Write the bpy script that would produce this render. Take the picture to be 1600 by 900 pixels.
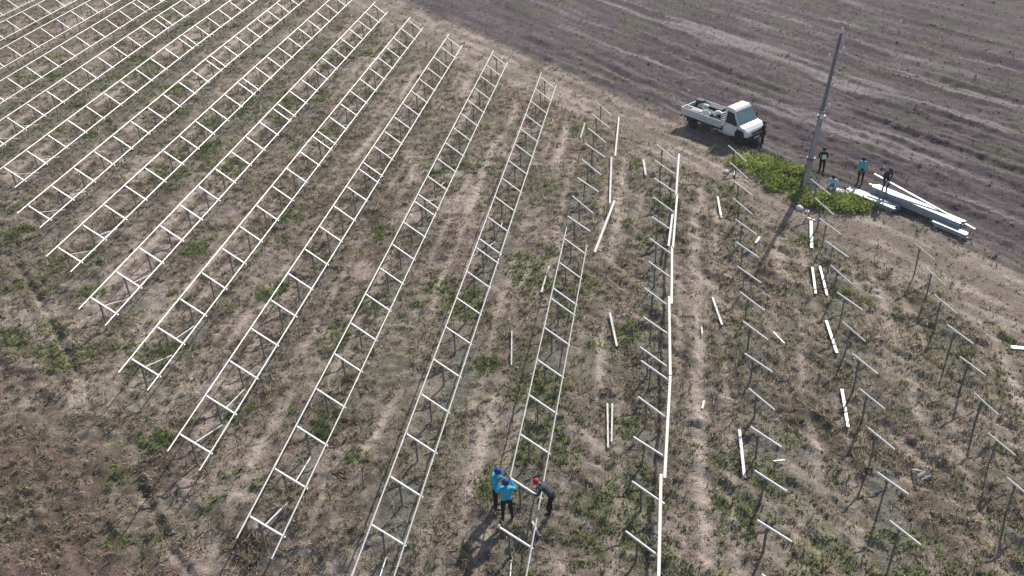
import bpy, math, random
import numpy as np
from mathutils import Matrix, Vector

R = math.radians
scene = bpy.context.scene
for o in list(bpy.data.objects):
    bpy.data.objects.remove(o)
COL = scene.collection

# ------------------------------------------------------------------ camera
CAM_H = 25.0
PITCH, YAW, ROLL = 0.56948, -0.17686, -0.035487
fw = Vector((math.sin(YAW) * math.cos(PITCH), math.cos(YAW) * math.cos(PITCH), -math.sin(PITCH)))
rt = Vector((math.cos(YAW), -math.sin(YAW), 0))
up = rt.cross(fw)
rt2 = math.cos(ROLL) * rt + math.sin(ROLL) * up
up2 = -math.sin(ROLL) * rt + math.cos(ROLL) * up
cam_data = bpy.data.cameras.new('camera')
cam = bpy.data.objects.new('camera', cam_data)
COL.objects.link(cam)
cam.matrix_world = Matrix(((rt2.x, up2.x, -fw.x, 0), (rt2.y, up2.y, -fw.y, 0), (rt2.z, up2.z, -fw.z, CAM_H), (0, 0, 0, 1)))
cam_data.sensor_width = 36.0
cam_data.lens = 36.0 * 1480.0 / 1600.0
cam_data.clip_end = 6000.0
scene.camera = cam

# ------------------------------------------------------------------ sky, sun, exposure
SUN_EL, SUN_AZ = R(35.0), R(69.4)          # azimuth counted from +x towards +y
world = bpy.data.worlds.new('World')
scene.world = world
world.use_nodes = True
wn = world.node_tree
bg = wn.nodes['Background']
sky = wn.nodes.new('ShaderNodeTexSky')
sky.sky_type = 'NISHITA'
sky.sun_disc = False
sky.sun_elevation = SUN_EL
sky.sun_rotation = math.pi / 2 - SUN_AZ
sky.air_density = 1.0
sky.dust_density = 1.5
bg.inputs['Strength'].default_value = 0.115
wn.links.new(sky.outputs['Color'], bg.inputs['Color'])
sun_data = bpy.data.lights.new('sun', 'SUN')
sun_data.energy = 5.0
sun_data.angle = R(0.6)
sun_data.color = (1.0, 0.94, 0.86)
sun = bpy.data.objects.new('sun', sun_data)
COL.objects.link(sun)
sv = Vector((math.cos(SUN_EL) * math.cos(SUN_AZ), math.cos(SUN_EL) * math.sin(SUN_AZ), math.sin(SUN_EL)))
sun.rotation_euler = (-sv).to_track_quat('-Z', 'Y').to_euler()
sun.location = sv * 200
scene.view_settings.view_transform = 'Standard'
scene.view_settings.look = 'None'
scene.view_settings.gamma = 1.0
scene.view_settings.use_curve_mapping = False
scene.view_settings.exposure = 0.10

# ------------------------------------------------------------------ noise
def _h(ix, iy, seed):
    n = (ix.astype(np.int64) * 374761393 + iy.astype(np.int64) * 668265263 + seed * 974711) & 0xffffffff
    n = ((n ^ (n >> 13)) * 1274126177) & 0xffffffff
    n = (n ^ (n >> 16)) & 0xffffffff
    return n / 4294967295.0

def vn(x, y, seed=0):
    x = np.asarray(x, float); y = np.asarray(y, float)
    ix = np.floor(x); iy = np.floor(y)
    fx = x - ix; fy = y - iy
    fx = fx * fx * (3 - 2 * fx); fy = fy * fy * (3 - 2 * fy)
    a = _h(ix, iy, seed); b = _h(ix + 1, iy, seed); c = _h(ix, iy + 1, seed); d = _h(ix + 1, iy + 1, seed)
    return (a * (1 - fx) + b * fx) * (1 - fy) + (c * (1 - fx) + d * fx) * fy

def fbm(x, y, seed=0, octv=4, gain=0.5):
    t = 0.0; a = 1.0; s = 0.0
    for o in range(octv):
        ca, sa = math.cos(0.7 * o), math.sin(0.7 * o)
        t = t + a * vn((ca * x - sa * y) * 2 ** o, (sa * x + ca * y) * 2 ** o, seed + 17 * o)
        s += a; a *= gain
    return t / s

def sstep(a, b, x):
    t = np.clip((x - a) / (b - a), 0, 1)
    return t * t * (3 - 2 * t)

# ------------------------------------------------------------------ layout of the field
X0, PIT, WID, ZL, ZR = -12.904, 4.1878, 1.0519, 1.84, 1.02
STEP, GAP = 2.283, 0.84
DIRA = np.array([0.695, -0.719])            # the way the old plough lines run

def along(x, y): return 0.695 * x - 0.719 * (y - 61.0)
def across(x, y): return 0.719 * x + 0.695 * (y - 61.0)   # > 0 : ploughed land

def swell(x, y):
    x = np.asarray(x, float); y = np.asarray(y, float)
    return 0.36 * sstep(-21, -13, x) * sstep(8, 2, x) * sstep(62, 48, y) * sstep(19.5, 22.5, y + .25 * (x + 12))

def zbase(x, y):
    return 0.62 * sstep(24, 46, -np.asarray(x, float)) * sstep(36, 62, np.asarray(y, float))

RUTS = [
    ([(-33.9, 38.6), (-30.3, 35.2), (-27.0, 31.8), (-24.5, 29.2), (-22.2, 26.5), (-20.0, 24.5), (-17.7, 22.4), (-16.2, 20.7), (-14.7, 19.4), (-12, 16)], .16, .15),
    ([(-36.5, 37.5), (-32.5, 33.5), (-28.9, 29.8), (-26.3, 27.0), (-24, 24.6), (-21.6, 22.2), (-19, 19.8), (-16, 17)], .18, .08),
    ([(-27.5, 26.3), (-25.0, 26.9), (-22.6, 27.3), (-20.9, 27.0)], .16, .15),
    ([(-26.0, 24.4), (-23.6, 25.2), (-21.0, 25.6), (-19.3, 25.2)], .18, .08),
    ([(-27.2, 22.0), (-25.6, 20.6), (-24.4, 18.4)], .2, .08),
]
def polydist(x, y, pts):
    best = np.full(x.shape, 1e9)
    for (ax, ay), (bx, by) in zip(pts[:-1], pts[1:]):
        dx, dy = bx - ax, by - ay
        t = np.clip(((x - ax) * dx + (y - ay) * dy) / (dx * dx + dy * dy), 0, 1)
        best = np.minimum(best, np.hypot(x - ax - t * dx, y - ay - t * dy))
    return best

def zground(x, y):
    x = np.asarray(x, float); y = np.asarray(y, float)
    s = across(x, y); a = along(x, y)
    far = sstep(120, 70, np.hypot(x, y))
    pl = sstep(-0.8, 0.6, s)
    tr = sstep(-5.5, -4.2, s) * (1 - pl)
    z = zbase(x, y) + swell(x, y)
    warp = (fbm(x / 7, y / 7, 5, 2) - 0.5) * 2.0
    right = sstep(-9, 1, x + (fbm(x / 5, y / 5, 8, 2) - .5) * 6)
    hl = sstep(-1, -6, y - (20.8 - 1.0 * (x - X0)))
    iso = (fbm(x / 0.8, y / 0.8, 1, 4, .7) - 0.5) * (0.24 + .14 * hl)
    ani = (fbm((s + warp) / 0.55, a / 2.2, 2, 4, .62) - 0.5) * 0.46
    tuss = sstep(.55, .8, fbm(x / .5, y / .5, 23, 2)) * 0.10
    scrub = iso * (1 - .55 * right) + ani * right * .85 + tuss
    plz = (fbm((s + .3 * warp) / 0.70, a / 9.0, 3, 3) - 0.5) * 0.40 + (fbm(x / .45, y / .45, 4, 3) - .5) * 0.20
    trk = (fbm((s + .3 * warp) / 0.6, a / 7.0, 6, 3) - 0.5) * 0.12 + (fbm(x / .5, y / .5, 9, 2) - .5) * .04
    z = z + far * (scrub * (1 - pl) * (1 - .85 * tr) + plz * pl + trk * tr)
    m = (x < -10) & (y < 42)
    if np.any(m):
        xm, ym = x[m] if x.ndim else x, y[m] if y.ndim else y
        dz = 0
        wob = (vn(xm / .9, ym / .9, 55) - .5) * .18
        for pts, w, d in RUTS:
            dd = np.abs(polydist(xm, ym, pts) + wob)
            k = sstep(.25, .7, vn(xm / 1.7, ym / 1.7, 77)) ** 1.5
            dz = dz - d * (.30 + .7 * k) * np.exp(-(dd / w) ** 2) + .25 * d * k * np.exp(-((dd - 2.2 * w) / w) ** 2)
        if x.ndim:
            z[m] += dz
        else:
            z = z + dz
    return z

def onground(x, y):
    f = (CAM_H - float(swell(x, y))) / CAM_H      # plan positions were measured on level ground
    return x * f, y * f

def gz(x, y):
    return float(zground(np.array([float(x)]), np.array([float(y)]))[0])

GREEN = [(6.3, 53.2, 1.8), (7.9, 51.2, 1.8), (9.4, 49.8, 1.7), (10.8, 49.2, 1.1), (1.8, 56.3, 1.2), (3.2, 54.8, 1.2), (-5.6, 38.6, 1.5), (-6.6, 40.2, 1.2), (-9.0, 36.5, 1.6), (-10.2, 37.4, 1.2),
         (-19.3, 25.7, .8), (-34.8, 40.6, 1.3), (-26.6, 49.5, 1.2), (3.4, 49.6, 1.1), (-3.1, 27.3, .5), (13.1, 48.4, 1.0), (-1.2, 34.6, 1.0), (-18.6, 36.6, 1.1), (-14.1, 33.0, 1.1),
         (-1.1, 52.2, .9), (0.2, 47.5, .9), (-5.4, 24.5, .8), (-2.4, 33.6, .7), (4.2, 47.4, .7), (-29.0, 53.0, 1.2), (13.6, 41.0, 1.0), (15.5, 38.0, .8), (-31.0, 56.5, 1.3), (-14.6, 42.4, .9),
         (-20.4, 44.6, 1.1), (-24.2, 40.3, .9), (-0.8, 28.6, .7), (-0.6, 25.0, .5), (3.0, 27.0, .7), (3.2, 24.4, .9), (-16.2, 27.5, .8), (-12.6, 27.0, .8), (7.8, 44.8, 1.0), (7.0, 38.2, .6), (-30.4, 22.0, 2.0), (-25, 18.6, 2.0), (-27.4, 36.0, 1.0), (-22.2, 56.0, 1.0), (-36.0, 62.0, 1.3), (-10.8, 25.3, .7), (-7.1, 31.6, .8), (12.6, 44.4, .9), (12.0, 47.9, 1.2), (5.0, 52.8, 1.3), (6.4, 51.2, 1.3), (7.6, 49.6, 1.2), (9.4, 48.6, 1.2), (10.8, 48.3, 1.1), (3.6, 54.0, 1.2), (11.4, 48.9, .9), (13.6, 46.6, .9), (4.4, 53.6, 1.0)]

def masks(x, y):
    s = across(x, y); a = along(x, y)
    e = (fbm(x / 1.6, y / 1.6, 31, 3) - .5) * 1.6
    pl = sstep(-0.9, 0.9, s + e)
    tr = sstep(-6.0, -4.0, s + e) * (1 - pl)
    g = fbm(x / 4.5, y / 4.5, 41, 3) * .55 + fbm(x / .9, y / .9, 42, 3) * .45
    blob = np.zeros_like(x)
    for gx, gy, gr in GREEN:
        d2 = ((x - gx) ** 2 + (y - gy) ** 2) / (gr * gr)
        blob = np.maximum(blob, np.exp(-d2 * .8))
    gr = np.maximum(sstep(.56, .70, g) * .75, sstep(.36, .80, blob * (.05 + 1.75 * fbm(x / .8, y / .8, 43, 4, .65))))
    gr = gr * (1 - pl) * (1 - .8 * tr)
    fr = ((x - X0) / PIT + (fbm(x / 6, y / 6, 12, 2) - .5) * .18) % 1.0
    p = np.exp(-((fr - .60) / .075) ** 2) + .6 * np.exp(-((fr - .86) / .05) ** 2) + .6 * np.exp(-((fr - .40) / .045) ** 2)
    p = p * sstep(.33, .60, fbm(x / .9, y / 5.5, 13, 3)) * sstep(-5.0, -7.0, s)
    # only inside the array and the unfinished rows
    start = 20.8 - 1.0 * (x - X0)
    p = p * sstep(start - 3, start, y)
    rock = np.exp(-((fr - .12) / .16) ** 2) * sstep(start - 2, start + 1, y) * (1 - pl) * (1 - tr)
    return s, a, pl, tr, gr, p, rock

def mixc(c, d, t): return c * (1 - t[..., None]) + np.array(d) * t[..., None]

def ground_colour(x, y):
    s, a, pl, tr, gr, p, rock = masks(x, y)
    n1 = fbm(x / 2.6, y / 2.6, 51, 3); n2 = fbm(x / .7, y / .7, 52, 3); n3 = vn(x / .22, y / .22, 53)
    warp = (fbm(x / 7, y / 7, 5, 2) - 0.5) * 2.0
    an = fbm((s + warp) / .45, a / 2.4, 54, 3)
    right = sstep(-9, 1, x)
    k = n1 * .35 + (n2 * (1 - right) + an * right) * .5 + n3 * .15
    c = np.zeros(x.shape + (3,)) + np.array([.212, .162, .138])
    c = mixc(c, [.435, .362, .308], sstep(.40, .66, k))
    c = mixc(c, [.085, .062, .051], sstep(.49, .36, k) * .88)
    big = fbm(x / 8, y / 8, 91, 3)
    c = mixc(c, [.255, .190, .170], sstep(.50, .68, big) * .45)
    c = mixc(c, [.165, .160, .125], sstep(.50, .34, big) * .45)
    c = mixc(c, [.215, .195, .125], sstep(.45, .70, fbm(x / 3.5, y / 3.5, 57, 3)) * .45)
    left = sstep(-2, -7, y - (20.8 - 1.0 * (x - X0)))
    c = mixc(c, [.150, .103, .088], left * .80 * sstep(.30, .6, fbm(x / 4, y / 4, 71, 3)))
    c = mixc(c, [.185, .165, .100], left * .40 * sstep(.48, .64, fbm(x / 2.4, y / 2.4, 72, 3)))
    c = mixc(c, [.190, .190, .160], rock * (.35 + .5 * sstep(.4, .65, fbm(x / 1.6, y / 2.5, 73, 3))))
    c = mixc(c, [.170, .185, .085], gr * .65)
    c = mixc(c, [.52, .43, .365], np.clip(p, 0, 1) * .85)
    st = fbm((s + .3 * warp) / .42, a / 6.0, 55, 3)
    ct = mixc(np.zeros_like(c) + np.array([.250, .196, .170]), [.47, .395, .338], sstep(.42, .68, st * .7 + n2 * .3))
    ct = mixc(ct, [.16, .15, .085], sstep(.5, .72, fbm(x / 2, y / 2, 58, 3)) * .5)
    c = mixc(c, ct, tr * .9)
    ln = fbm((s + .45 * warp) / 1.7, a / 30.0, 56, 3)
    fine = fbm((s + .8 * warp) / .38, a / 4.5, 59, 3)
    cp = mixc(np.zeros_like(c) + np.array([.088, .069, .076]), [.145, .117, .123], sstep(.38, .68, fine * .65 + n2 * .35))
    cp = mixc(cp, [.300, .258, .258], sstep(.585, .70, ln * .64 + fine * .36) * .8)
    cp = mixc(cp, [.115, .118, .070], sstep(.54, .74, fbm(x / 3.2, y / 3.2, 60, 3)) * .45)
    c = mixc(c, cp, pl)
    return c

# ------------------------------------------------------------------ materials
def mat(name, col, rough=.7, metal=0.0, noise=0.0, nscale=12.0, bump=0.0, spec=.3, dirt=None, dirt_amt=0.0):
    m = bpy.data.materials.new(name); m.use_nodes = True
    nt = m.node_tree; b = nt.nodes['Principled BSDF']
    b.inputs['Roughness'].default_value = rough
    b.inputs['Metallic'].default_value = metal
    b.inputs['Specular IOR Level'].default_value = spec
    tc = nt.nodes.new('ShaderNodeTexCoord')
    tx = nt.nodes.new('ShaderNodeTexNoise'); tx.inputs['Scale'].default_value = nscale
    tx.inputs['Detail'].default_value = 5
    nt.links.new(tc.outputs['Object'], tx.inputs['Vector'])
    rp = nt.nodes.new('ShaderNodeValToRGB')
    lo = [max(0, c * (1 - noise)) for c in col[:3]]; hi = [min(1, c * (1 + noise)) for c in col[:3]]
    rp.color_ramp.elements[0].position = .3; rp.color_ramp.elements[1].position = .7
    rp.color_ramp.elements[0].color = (*lo, 1); rp.color_ramp.elements[1].color = (*hi, 1)
    nt.links.new(tx.outputs['Fac'], rp.inputs['Fac'])
    out = rp.outputs['Color']
    if dirt:
        t2 = nt.nodes.new('ShaderNodeTexNoise'); t2.inputs['Scale'].default_value = nscale * .35; t2.inputs['Detail'].default_value = 6
        nt.links.new(tc.outputs['Object'], t2.inputs['Vector'])
        mr = nt.nodes.new('ShaderNodeMapRange'); mr.inputs[1].default_value = .48; mr.inputs[2].default_value = .75; mr.inputs[4].default_value = dirt_amt
        nt.links.new(t2.outputs['Fac'], mr.inputs[0])
        mx = nt.nodes.new('ShaderNodeMix'); mx.data_type = 'RGBA'
        nt.links.new(mr.outputs[0], mx.inputs[0]); nt.links.new(out, mx.inputs[6]); mx.inputs[7].default_value = (*dirt, 1)
        out = mx.outputs[2]
    nt.links.new(out, b.inputs['Base Color'])
    if bump:
        bp = nt.nodes.new('ShaderNodeBump'); bp.inputs['Strength'].default_value = bump; bp.inputs['Distance'].default_value = .02
        nt.links.new(tx.outputs['Fac'], bp.inputs['Height']); nt.links.new(bp.outputs['Normal'], b.inputs['Normal'])
    return m

def attr_mat(name, rough=.9, fine=True, transl=0.0):
    m = bpy.data.materials.new(name); m.use_nodes = True
    nt = m.node_tree; b = nt.nodes['Principled BSDF']
    b.inputs['Roughness'].default_value = rough
    b.inputs['Specular IOR Level'].default_value = .15
    at = nt.nodes.new('ShaderNodeAttribute'); at.attribute_name = 'tint'
    out = at.outputs['Color']
    if fine:
        tc = nt.nodes.new('ShaderNodeTexCoord')
        n1 = nt.nodes.new('ShaderNodeTexNoise'); n1.inputs['Scale'].default_value = 9.0; n1.inputs['Detail'].default_value = 8; n1.inputs['Roughness'].default_value = .7
        nt.links.new(tc.outputs['Object'], n1.inputs['Vector'])
        mr = nt.nodes.new('ShaderNodeMapRange'); mr.inputs[1].default_value = .3; mr.inputs[2].default_value = .7; mr.inputs[3].default_value = .45; mr.inputs[4].default_value = 1.55
        nt.links.new(n1.outputs['Fac'], mr.inputs[0])
        mx = nt.nodes.new('ShaderNodeMix'); mx.data_type = 'RGBA'; mx.blend_type = 'MULTIPLY'; mx.inputs[0].default_value = 1
        nt.links.new(out, mx.inputs[6]); nt.links.new(mr.outputs[0], mx.inputs[7])
        out = mx.outputs[2]
        n2 = nt.nodes.new('ShaderNodeTexNoise'); n2.inputs['Scale'].default_value = 14.0; n2.inputs['Detail'].default_value = 9; n2.inputs['Roughness'].default_value = .75
        nt.links.new(tc.outputs['Object'], n2.inputs['Vector'])
        bp = nt.nodes.new('ShaderNodeBump'); bp.inputs['Strength'].default_value = .9; bp.inputs['Distance'].default_value = .10
        nt.links.new(n2.outputs['Fac'], bp.inputs['Height']); nt.links.new(bp.outputs['Normal'], b.inputs['Normal'])
    nt.links.new(out, b.inputs['Base Color'])
    if transl:
        tl = nt.nodes.new('ShaderNodeBsdfTranslucent'); nt.links.new(out, tl.inputs['Color'])
        ms = nt.nodes.new('ShaderNodeMixShader'); ms.inputs[0].default_value = transl
        nt.links.new(b.outputs[0], ms.inputs[1]); nt.links.new(tl.outputs[0], ms.inputs[2])
        nt.links.new(ms.outputs[0], nt.nodes['Material Output'].inputs['Surface'])
    return m

M = dict(
    ground=attr_mat('field_soil'),
    grass=attr_mat('grass_blades', .75, False, .45),
    clod=attr_mat('soil_clods', .95, False),
    galv=mat('galvanised_rail', (.46, .455, .445), .45, .10, .10, 6, dirt=(.48, .46, .43), dirt_amt=.35, spec=.5),
    galv2=mat('galvanised_rafter', (.86, .86, .85), .42, .05, .08, 9, dirt=(.62, .61, .60), dirt_amt=.35, spec=.5),
    post=mat('galvanised_post', (.22, .20, .19), .6, .3, .15, 10, dirt=(.10, .08, .06), dirt_amt=.5),
    bright=mat('new_zinc_rail', (.64, .63, .60), .42, .05, .08, 5, dirt=(.50, .48, .44), dirt_amt=.4, spec=.5),
    zinc=mat('stacked_zinc_profile', (.42, .45, .48), .5, .25, .16, 4, dirt=(.22, .22, .22), dirt_amt=.5, spec=.5),
    concrete=mat('weathered_concrete', (.36, .34, .355), .9, 0, .22, 6, .5, dirt=(.16, .15, .15), dirt_amt=.6),
    wood=mat('tarred_pole_wood', (.22, .20, .21), .85, 0, .35, 9, .5),
    steel=mat('dark_steel', (.10, .10, .11), .5, .7, .2, 20),
    porcelain=mat('porcelain', (.78, .77, .74), .25, 0, .05, 10, spec=.6),
    brown_glaze=mat('dark_glaze', (.05, .035, .03), .25, 0, .05, 10, spec=.6),
    pallet=mat('bare_pallet_wood', (.52, .47, .40), .85, 0, .25, 14, .3),
    bag=mat('white_plastic_sack', (.80, .80, .76), .6, 0, .08, 8, .4),
    paint=mat('white_truck_paint', (.80, .81, .82), .30, 0, .03, 3, dirt=(.55, .51, .46), dirt_amt=.25, spec=.5),
    bedpaint=mat('pale_dropside_aluminium', (.66, .68, .71), .40, .25, .06, 5, dirt=(.42, .39, .36), dirt_amt=.45),
    black=mat('black_plastic', (.022, .023, .026), .55, 0, .2, 10),
    rubber=mat('tyre_rubber', (.025, .024, .023), .85, 0, .3, 14, .3, dirt=(.14, .115, .09), dirt_amt=.5),
    rim=mat('steel_rim', (.45, .45, .46), .4, .6, .1, 10),
    red=mat('red_lamp_lens', (.45, .02, .02), .3, 0, .05, 10),
    amber=mat('amber_lens', (.6, .22, .02), .3, 0, .05, 10),
    lens=mat('clear_lamp_lens', (.75, .77, .78), .12, .2, .03, 10, spec=.6),
    deck=mat('worn_bed_floor', (.20, .19, .19), .8, .1, .3, 6, .3),
    tarp=mat('dark_tarp', (.10, .10, .125), .7, 0, .2, 6, .5),
    crate=mat('dark_crate', (.05, .05, .055), .6, 0, .2, 8),
    skin=mat('skin', (.42, .26, .19), .55, 0, .06, 20),
    hair=mat('dark_hair', (.025, .02, .018), .6, 0, .3, 40),
    cyan=mat('cyan_work_jacket', (.050, .42, .60), .75, 0, .18, 10, .5),
    cyan2=mat('bright_cyan_work_jacket', (.055, .44, .66), .75, 0, .18, 11, .5),
    teal=mat('faded_turquoise_jacket', (.12, .40, .48), .75, 0, .18, 10, .5),
    navy=mat('navy_trousers', (.022, .026, .042), .85, 0, .25, 14, .4),
    blackcloth=mat('black_cloth', (.016, .016, .018), .85, 0, .25, 14, .4),
    slate=mat('dark_slate_jacket', (.062, .078, .095), .8, 0, .25, 10, .5),
    purple=mat('dark_purple_jacket', (.045, .036, .075), .8, 0, .25, 10, .5),
    paleblue=mat('pale_blue_overalls', (.45, .60, .78), .8, 0, .15, 10, .5),
    jeans=mat('light_blue_jeans', (.16, .30, .46), .85, 0, .2, 14, .4),
    bluecap=mat('royal_blue_cap', (.012, .055, .26), .7, 0, .12, 20),
    redcap=mat('red_cap', (.52, .02, .035), .7, 0, .12, 20),
    white=mat('white_print', (.80, .84, .80), .7, 0, .05, 10),
    boots=mat('work_boots', (.03, .024, .02), .7, 0, .2, 20),
    leaf=attr_mat('shrub_leaves', .55, False, .40),
    stem=mat('shrub_stems', (.12, .10, .055), .85, 0, .3, 20),
)
def glass_mat():
    m = bpy.data.materials.new('tinted_window_glass'); m.use_nodes = True
    b = m.node_tree.nodes['Principled BSDF']
    tx = m.node_tree.nodes.new('ShaderNodeTexNoise'); tx.inputs['Scale'].default_value = 3
    rp = m.node_tree.nodes.new('ShaderNodeValToRGB')
    rp.color_ramp.elements[0].color = (.008, .014, .018, 1); rp.color_ramp.elements[1].color = (.014, .022, .026, 1)
    m.node_tree.links.new(tx.outputs['Fac'], rp.inputs['Fac']); m.node_tree.links.new(rp.outputs['Color'], b.inputs['Base Color'])
    b.inputs['Roughness'].default_value = .06
    b.inputs['Specular IOR Level'].default_value = .5
    return m
M['glass'] = glass_mat()
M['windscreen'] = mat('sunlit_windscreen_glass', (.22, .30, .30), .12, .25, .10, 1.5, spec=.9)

# ------------------------------------------------------------------ mesh helpers
class MB:
    def __init__(s): s.v = []; s.f = []
    def add(s, vs, fs):
        n = len(s.v); s.v += [tuple(v) for v in vs]; s.f += [tuple(i + n for i in f) for f in fs]; return s
    def box(s, lo, hi):
        x0, y0, z0 = lo; x1, y1, z1 = hi
        return s.add([(x0, y0, z0), (x1, y0, z0), (x1, y1, z0), (x0, y1, z0), (x0, y0, z1), (x1, y0, z1), (x1, y1, z1), (x0, y1, z1)],
                     [(0, 3, 2, 1), (4, 5, 6, 7), (0, 1, 5, 4), (1, 2, 6, 5), (2, 3, 7, 6), (3, 0, 4, 7)])
    def sweep(s, prof, p, q, upv=(0, 0, 1), taper=1.0):
        p = Vector(p); q = Vector(q); d = (q - p).normalized(); u = Vector(upv)
        sx = d.cross(u).normalized(); sz = sx.cross(d).normalized(); n = len(prof)
        vs = [p + sx * a + sz * b for a, b in prof] + [q + sx * a * taper + sz * b * taper for a, b in prof]
        fs = [(i, (i + 1) % n, n + (i + 1) % n, n + i) for i in range(n)] + [tuple(range(n - 1, -1, -1)), tuple(range(n, 2 * n))]
        return s.add(vs, fs)
    def tube(s, p, q, r0, r1=None, n=8):
        r1 = r0 if r1 is None else r1
        pr = [(math.cos(2 * math.pi * i / n) * r0, math.sin(2 * math.pi * i / n) * r0) for i in range(n)]
        d = Vector(q) - Vector(p)
        return s.sweep(pr, p, q, (0, 1, 0) if abs(d.normalized().z) > .9 else (0, 0, 1), r1 / r0)
    def lathe(s, prof, c=(0, 0, 0), n=12, axis='z'):
        vs = []
        for r, h in prof:
            for i in range(n):
                t = 2 * math.pi * i / n; a, b = r * math.cos(t), r * math.sin(t)
                v = (a, b, h) if axis == 'z' else ((a, h, b) if axis == 'y' else (h, a, b))
                vs.append((v[0] + c[0], v[1] + c[1], v[2] + c[2]))
        fs = []
        for k in range(len(prof) - 1):
            for i in range(n):
                j = (i + 1) % n; fs.append((k * n + i, k * n + j, (k + 1) * n + j, (k + 1) * n + i))
        fs += [tuple(range(n - 1, -1, -1)), tuple(range((len(prof) - 1) * n, len(prof) * n))]
        return s.add(vs, fs)
    def prism(s, poly, y0, y1, shrink=None):
        """side-view outline (x,z) extruded across y"""
        n = len(poly); sh = shrink or (lambda x, z: 0.0)
        vs = [(x, y0 + sh(x, z), z) for x, z in poly] + [(x, y1 - sh(x, z), z) for x, z in poly]
        fs = [(i, (i + 1) % n, n + (i + 1) % n, n + i) for i in range(n)] + [tuple(range(n - 1, -1, -1)), tuple(range(n, 2 * n))]
        return s.add(vs, fs)
    def mesh(s, name, m, smooth=False):
        me = bpy.data.meshes.new(name); me.from_pydata(s.v, [], s.f); me.update()
        import bmesh
        bm = bmesh.new(); bm.from_mesh(me); bmesh.ops.recalc_face_normals(bm, faces=bm.faces); bm.to_mesh(me); bm.free()
        if m: me.materials.append(m)
        if smooth: me.polygons.foreach_set('use_smooth', [True] * len(me.polygons))
        return me
    def build(s, name, m, parent=None, smooth=False, bevel=0.0):
        o = bpy.data.objects.new(name, s.mesh(name, m, smooth)); COL.objects.link(o); o.parent = parent
        if bevel:
            b = o.modifiers.new('bevel', 'BEVEL'); b.width = bevel; b.segments = 2; b.limit_method = 'ANGLE'
        return o

def inst(name, me, parent, loc=(0, 0, 0), rot=(0, 0, 0)):
    o = bpy.data.objects.new(name, me); COL.objects.link(o); o.parent = parent
    o.location = loc; o.rotation_euler = rot
    return o

def tag(o, label, cat, group=None):
    o['label'] = label; o['category'] = cat
    if group: o['group'] = group
    return o

def thing(name, label, cat, loc, rz=0.0, group=None):
    o = bpy.data.objects.new(name, None); COL.objects.link(o)
    o.empty_display_size = .2; o.location = loc; o.rotation_euler = (0, 0, rz)
    return tag(o, label, cat, group)

def np_mesh(name, verts, tris, m, tint=None, quads=None):
    me = bpy.data.meshes.new(name)
    faces = quads if quads is not None else tris
    k = faces.shape[1]
    me.vertices.add(len(verts)); me.vertices.foreach_set('co', verts.astype(np.float32).ravel())
    me.loops.add(faces.size); me.loops.foreach_set('vertex_index', faces.astype(np.int32).ravel())
    me.polygons.add(len(faces)); me.polygons.foreach_set('loop_start', np.arange(0, faces.size, k, dtype=np.int32))
    if tint is not None:
        at = me.attributes.new('tint', 'FLOAT_COLOR', 'POINT')
        c = np.ones((len(verts), 4), np.float32); c[:, :3] = tint
        at.data.foreach_set('color', c.ravel())
    me.update(); me.validate()
    me.materials.append(m)
    return me

# ------------------------------------------------------------------ ground: one sheet to the horizon
def grid_axis(lo, hi, step, far_lo, far_hi, mid):
    c = list(np.arange(lo, hi + 1e-6, step))
    a = []; s = step; v = lo
    while v > far_lo:
        s = min(s * mid, 600); v -= s; a.append(v)
    b = []; s = step; v = c[-1]
    while v < far_hi:
        s = min(s * mid, 600); v += s; b.append(v)
    return np.array(a[::-1] + c + b)
gx = grid_axis(-32, 20, .115, -2500, 2500, 1.022)
gy = grid_axis(16, 58, .115, -800, 3500, 1.015)
GX, GY = np.meshgrid(gx, gy)
fx, fy = GX.ravel(), GY.ravel()
fz = zground(fx, fy)
nx, ny = len(gx), len(gy)
idx = np.arange(nx * ny).reshape(ny, nx)
quads = np.stack([idx[:-1, :-1].ravel(), idx[:-1, 1:].ravel(), idx[1:, 1:].ravel(), idx[1:, :-1].ravel()], -1)
gm = np_mesh('ground', np.stack([fx, fy, fz], -1), None, M['ground'], ground_colour(fx, fy), quads)
gm.polygons.foreach_set('use_smooth', [True] * len(gm.polygons))
ground = bpy.data.objects.new('ground', gm); COL.objects.link(ground)
ground['kind'] = 'structure'

# ------------------------------------------------------------------ haze: thin even air over the whole field
hz = MB().box((-2600, -900, -2.0), (2600, 3600, 27.0))
hzo = hz.build('haze', None)
hm = bpy.data.materials.new('thin_haze'); hm.use_nodes = True
hm.node_tree.nodes.remove(hm.node_tree.nodes['Principled BSDF'])
pv = hm.node_tree.nodes.new('ShaderNodeVolumePrincipled')
pv.inputs['Color'].default_value = (.86, .89, .95, 1)
pv.inputs['Density'].default_value = 0.00035
pv.inputs['Anisotropy'].default_value = 0.2
hm.node_tree.links.new(pv.outputs['Volume'], hm.node_tree.nodes['Material Output'].inputs['Volume'])
hzo.data.materials.append(hm)
tag(hzo, 'thin pale haze hanging over the whole field', 'haze'); hzo['kind'] = 'stuff'

# ------------------------------------------------------------------ grass, one stuff object
rng = np.random.default_rng(7)
def scatter(n, xr, yr):
    return rng.uniform(xr[0], xr[1], n), rng.uniform(yr[0], yr[1], n)

def in_view(x, y, m=6.0):
    d = np.stack([x, y, np.zeros_like(x) - CAM_H], -1)
    c = d @ np.array(fw); u = d @ np.array(rt2) / c; v = d @ np.array(up2) / c
    px = m / 45.0
    return (c > 1) & (np.abs(u) < .54 + px) & (v < .304 + px) & (v > -.304 - px)

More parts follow.
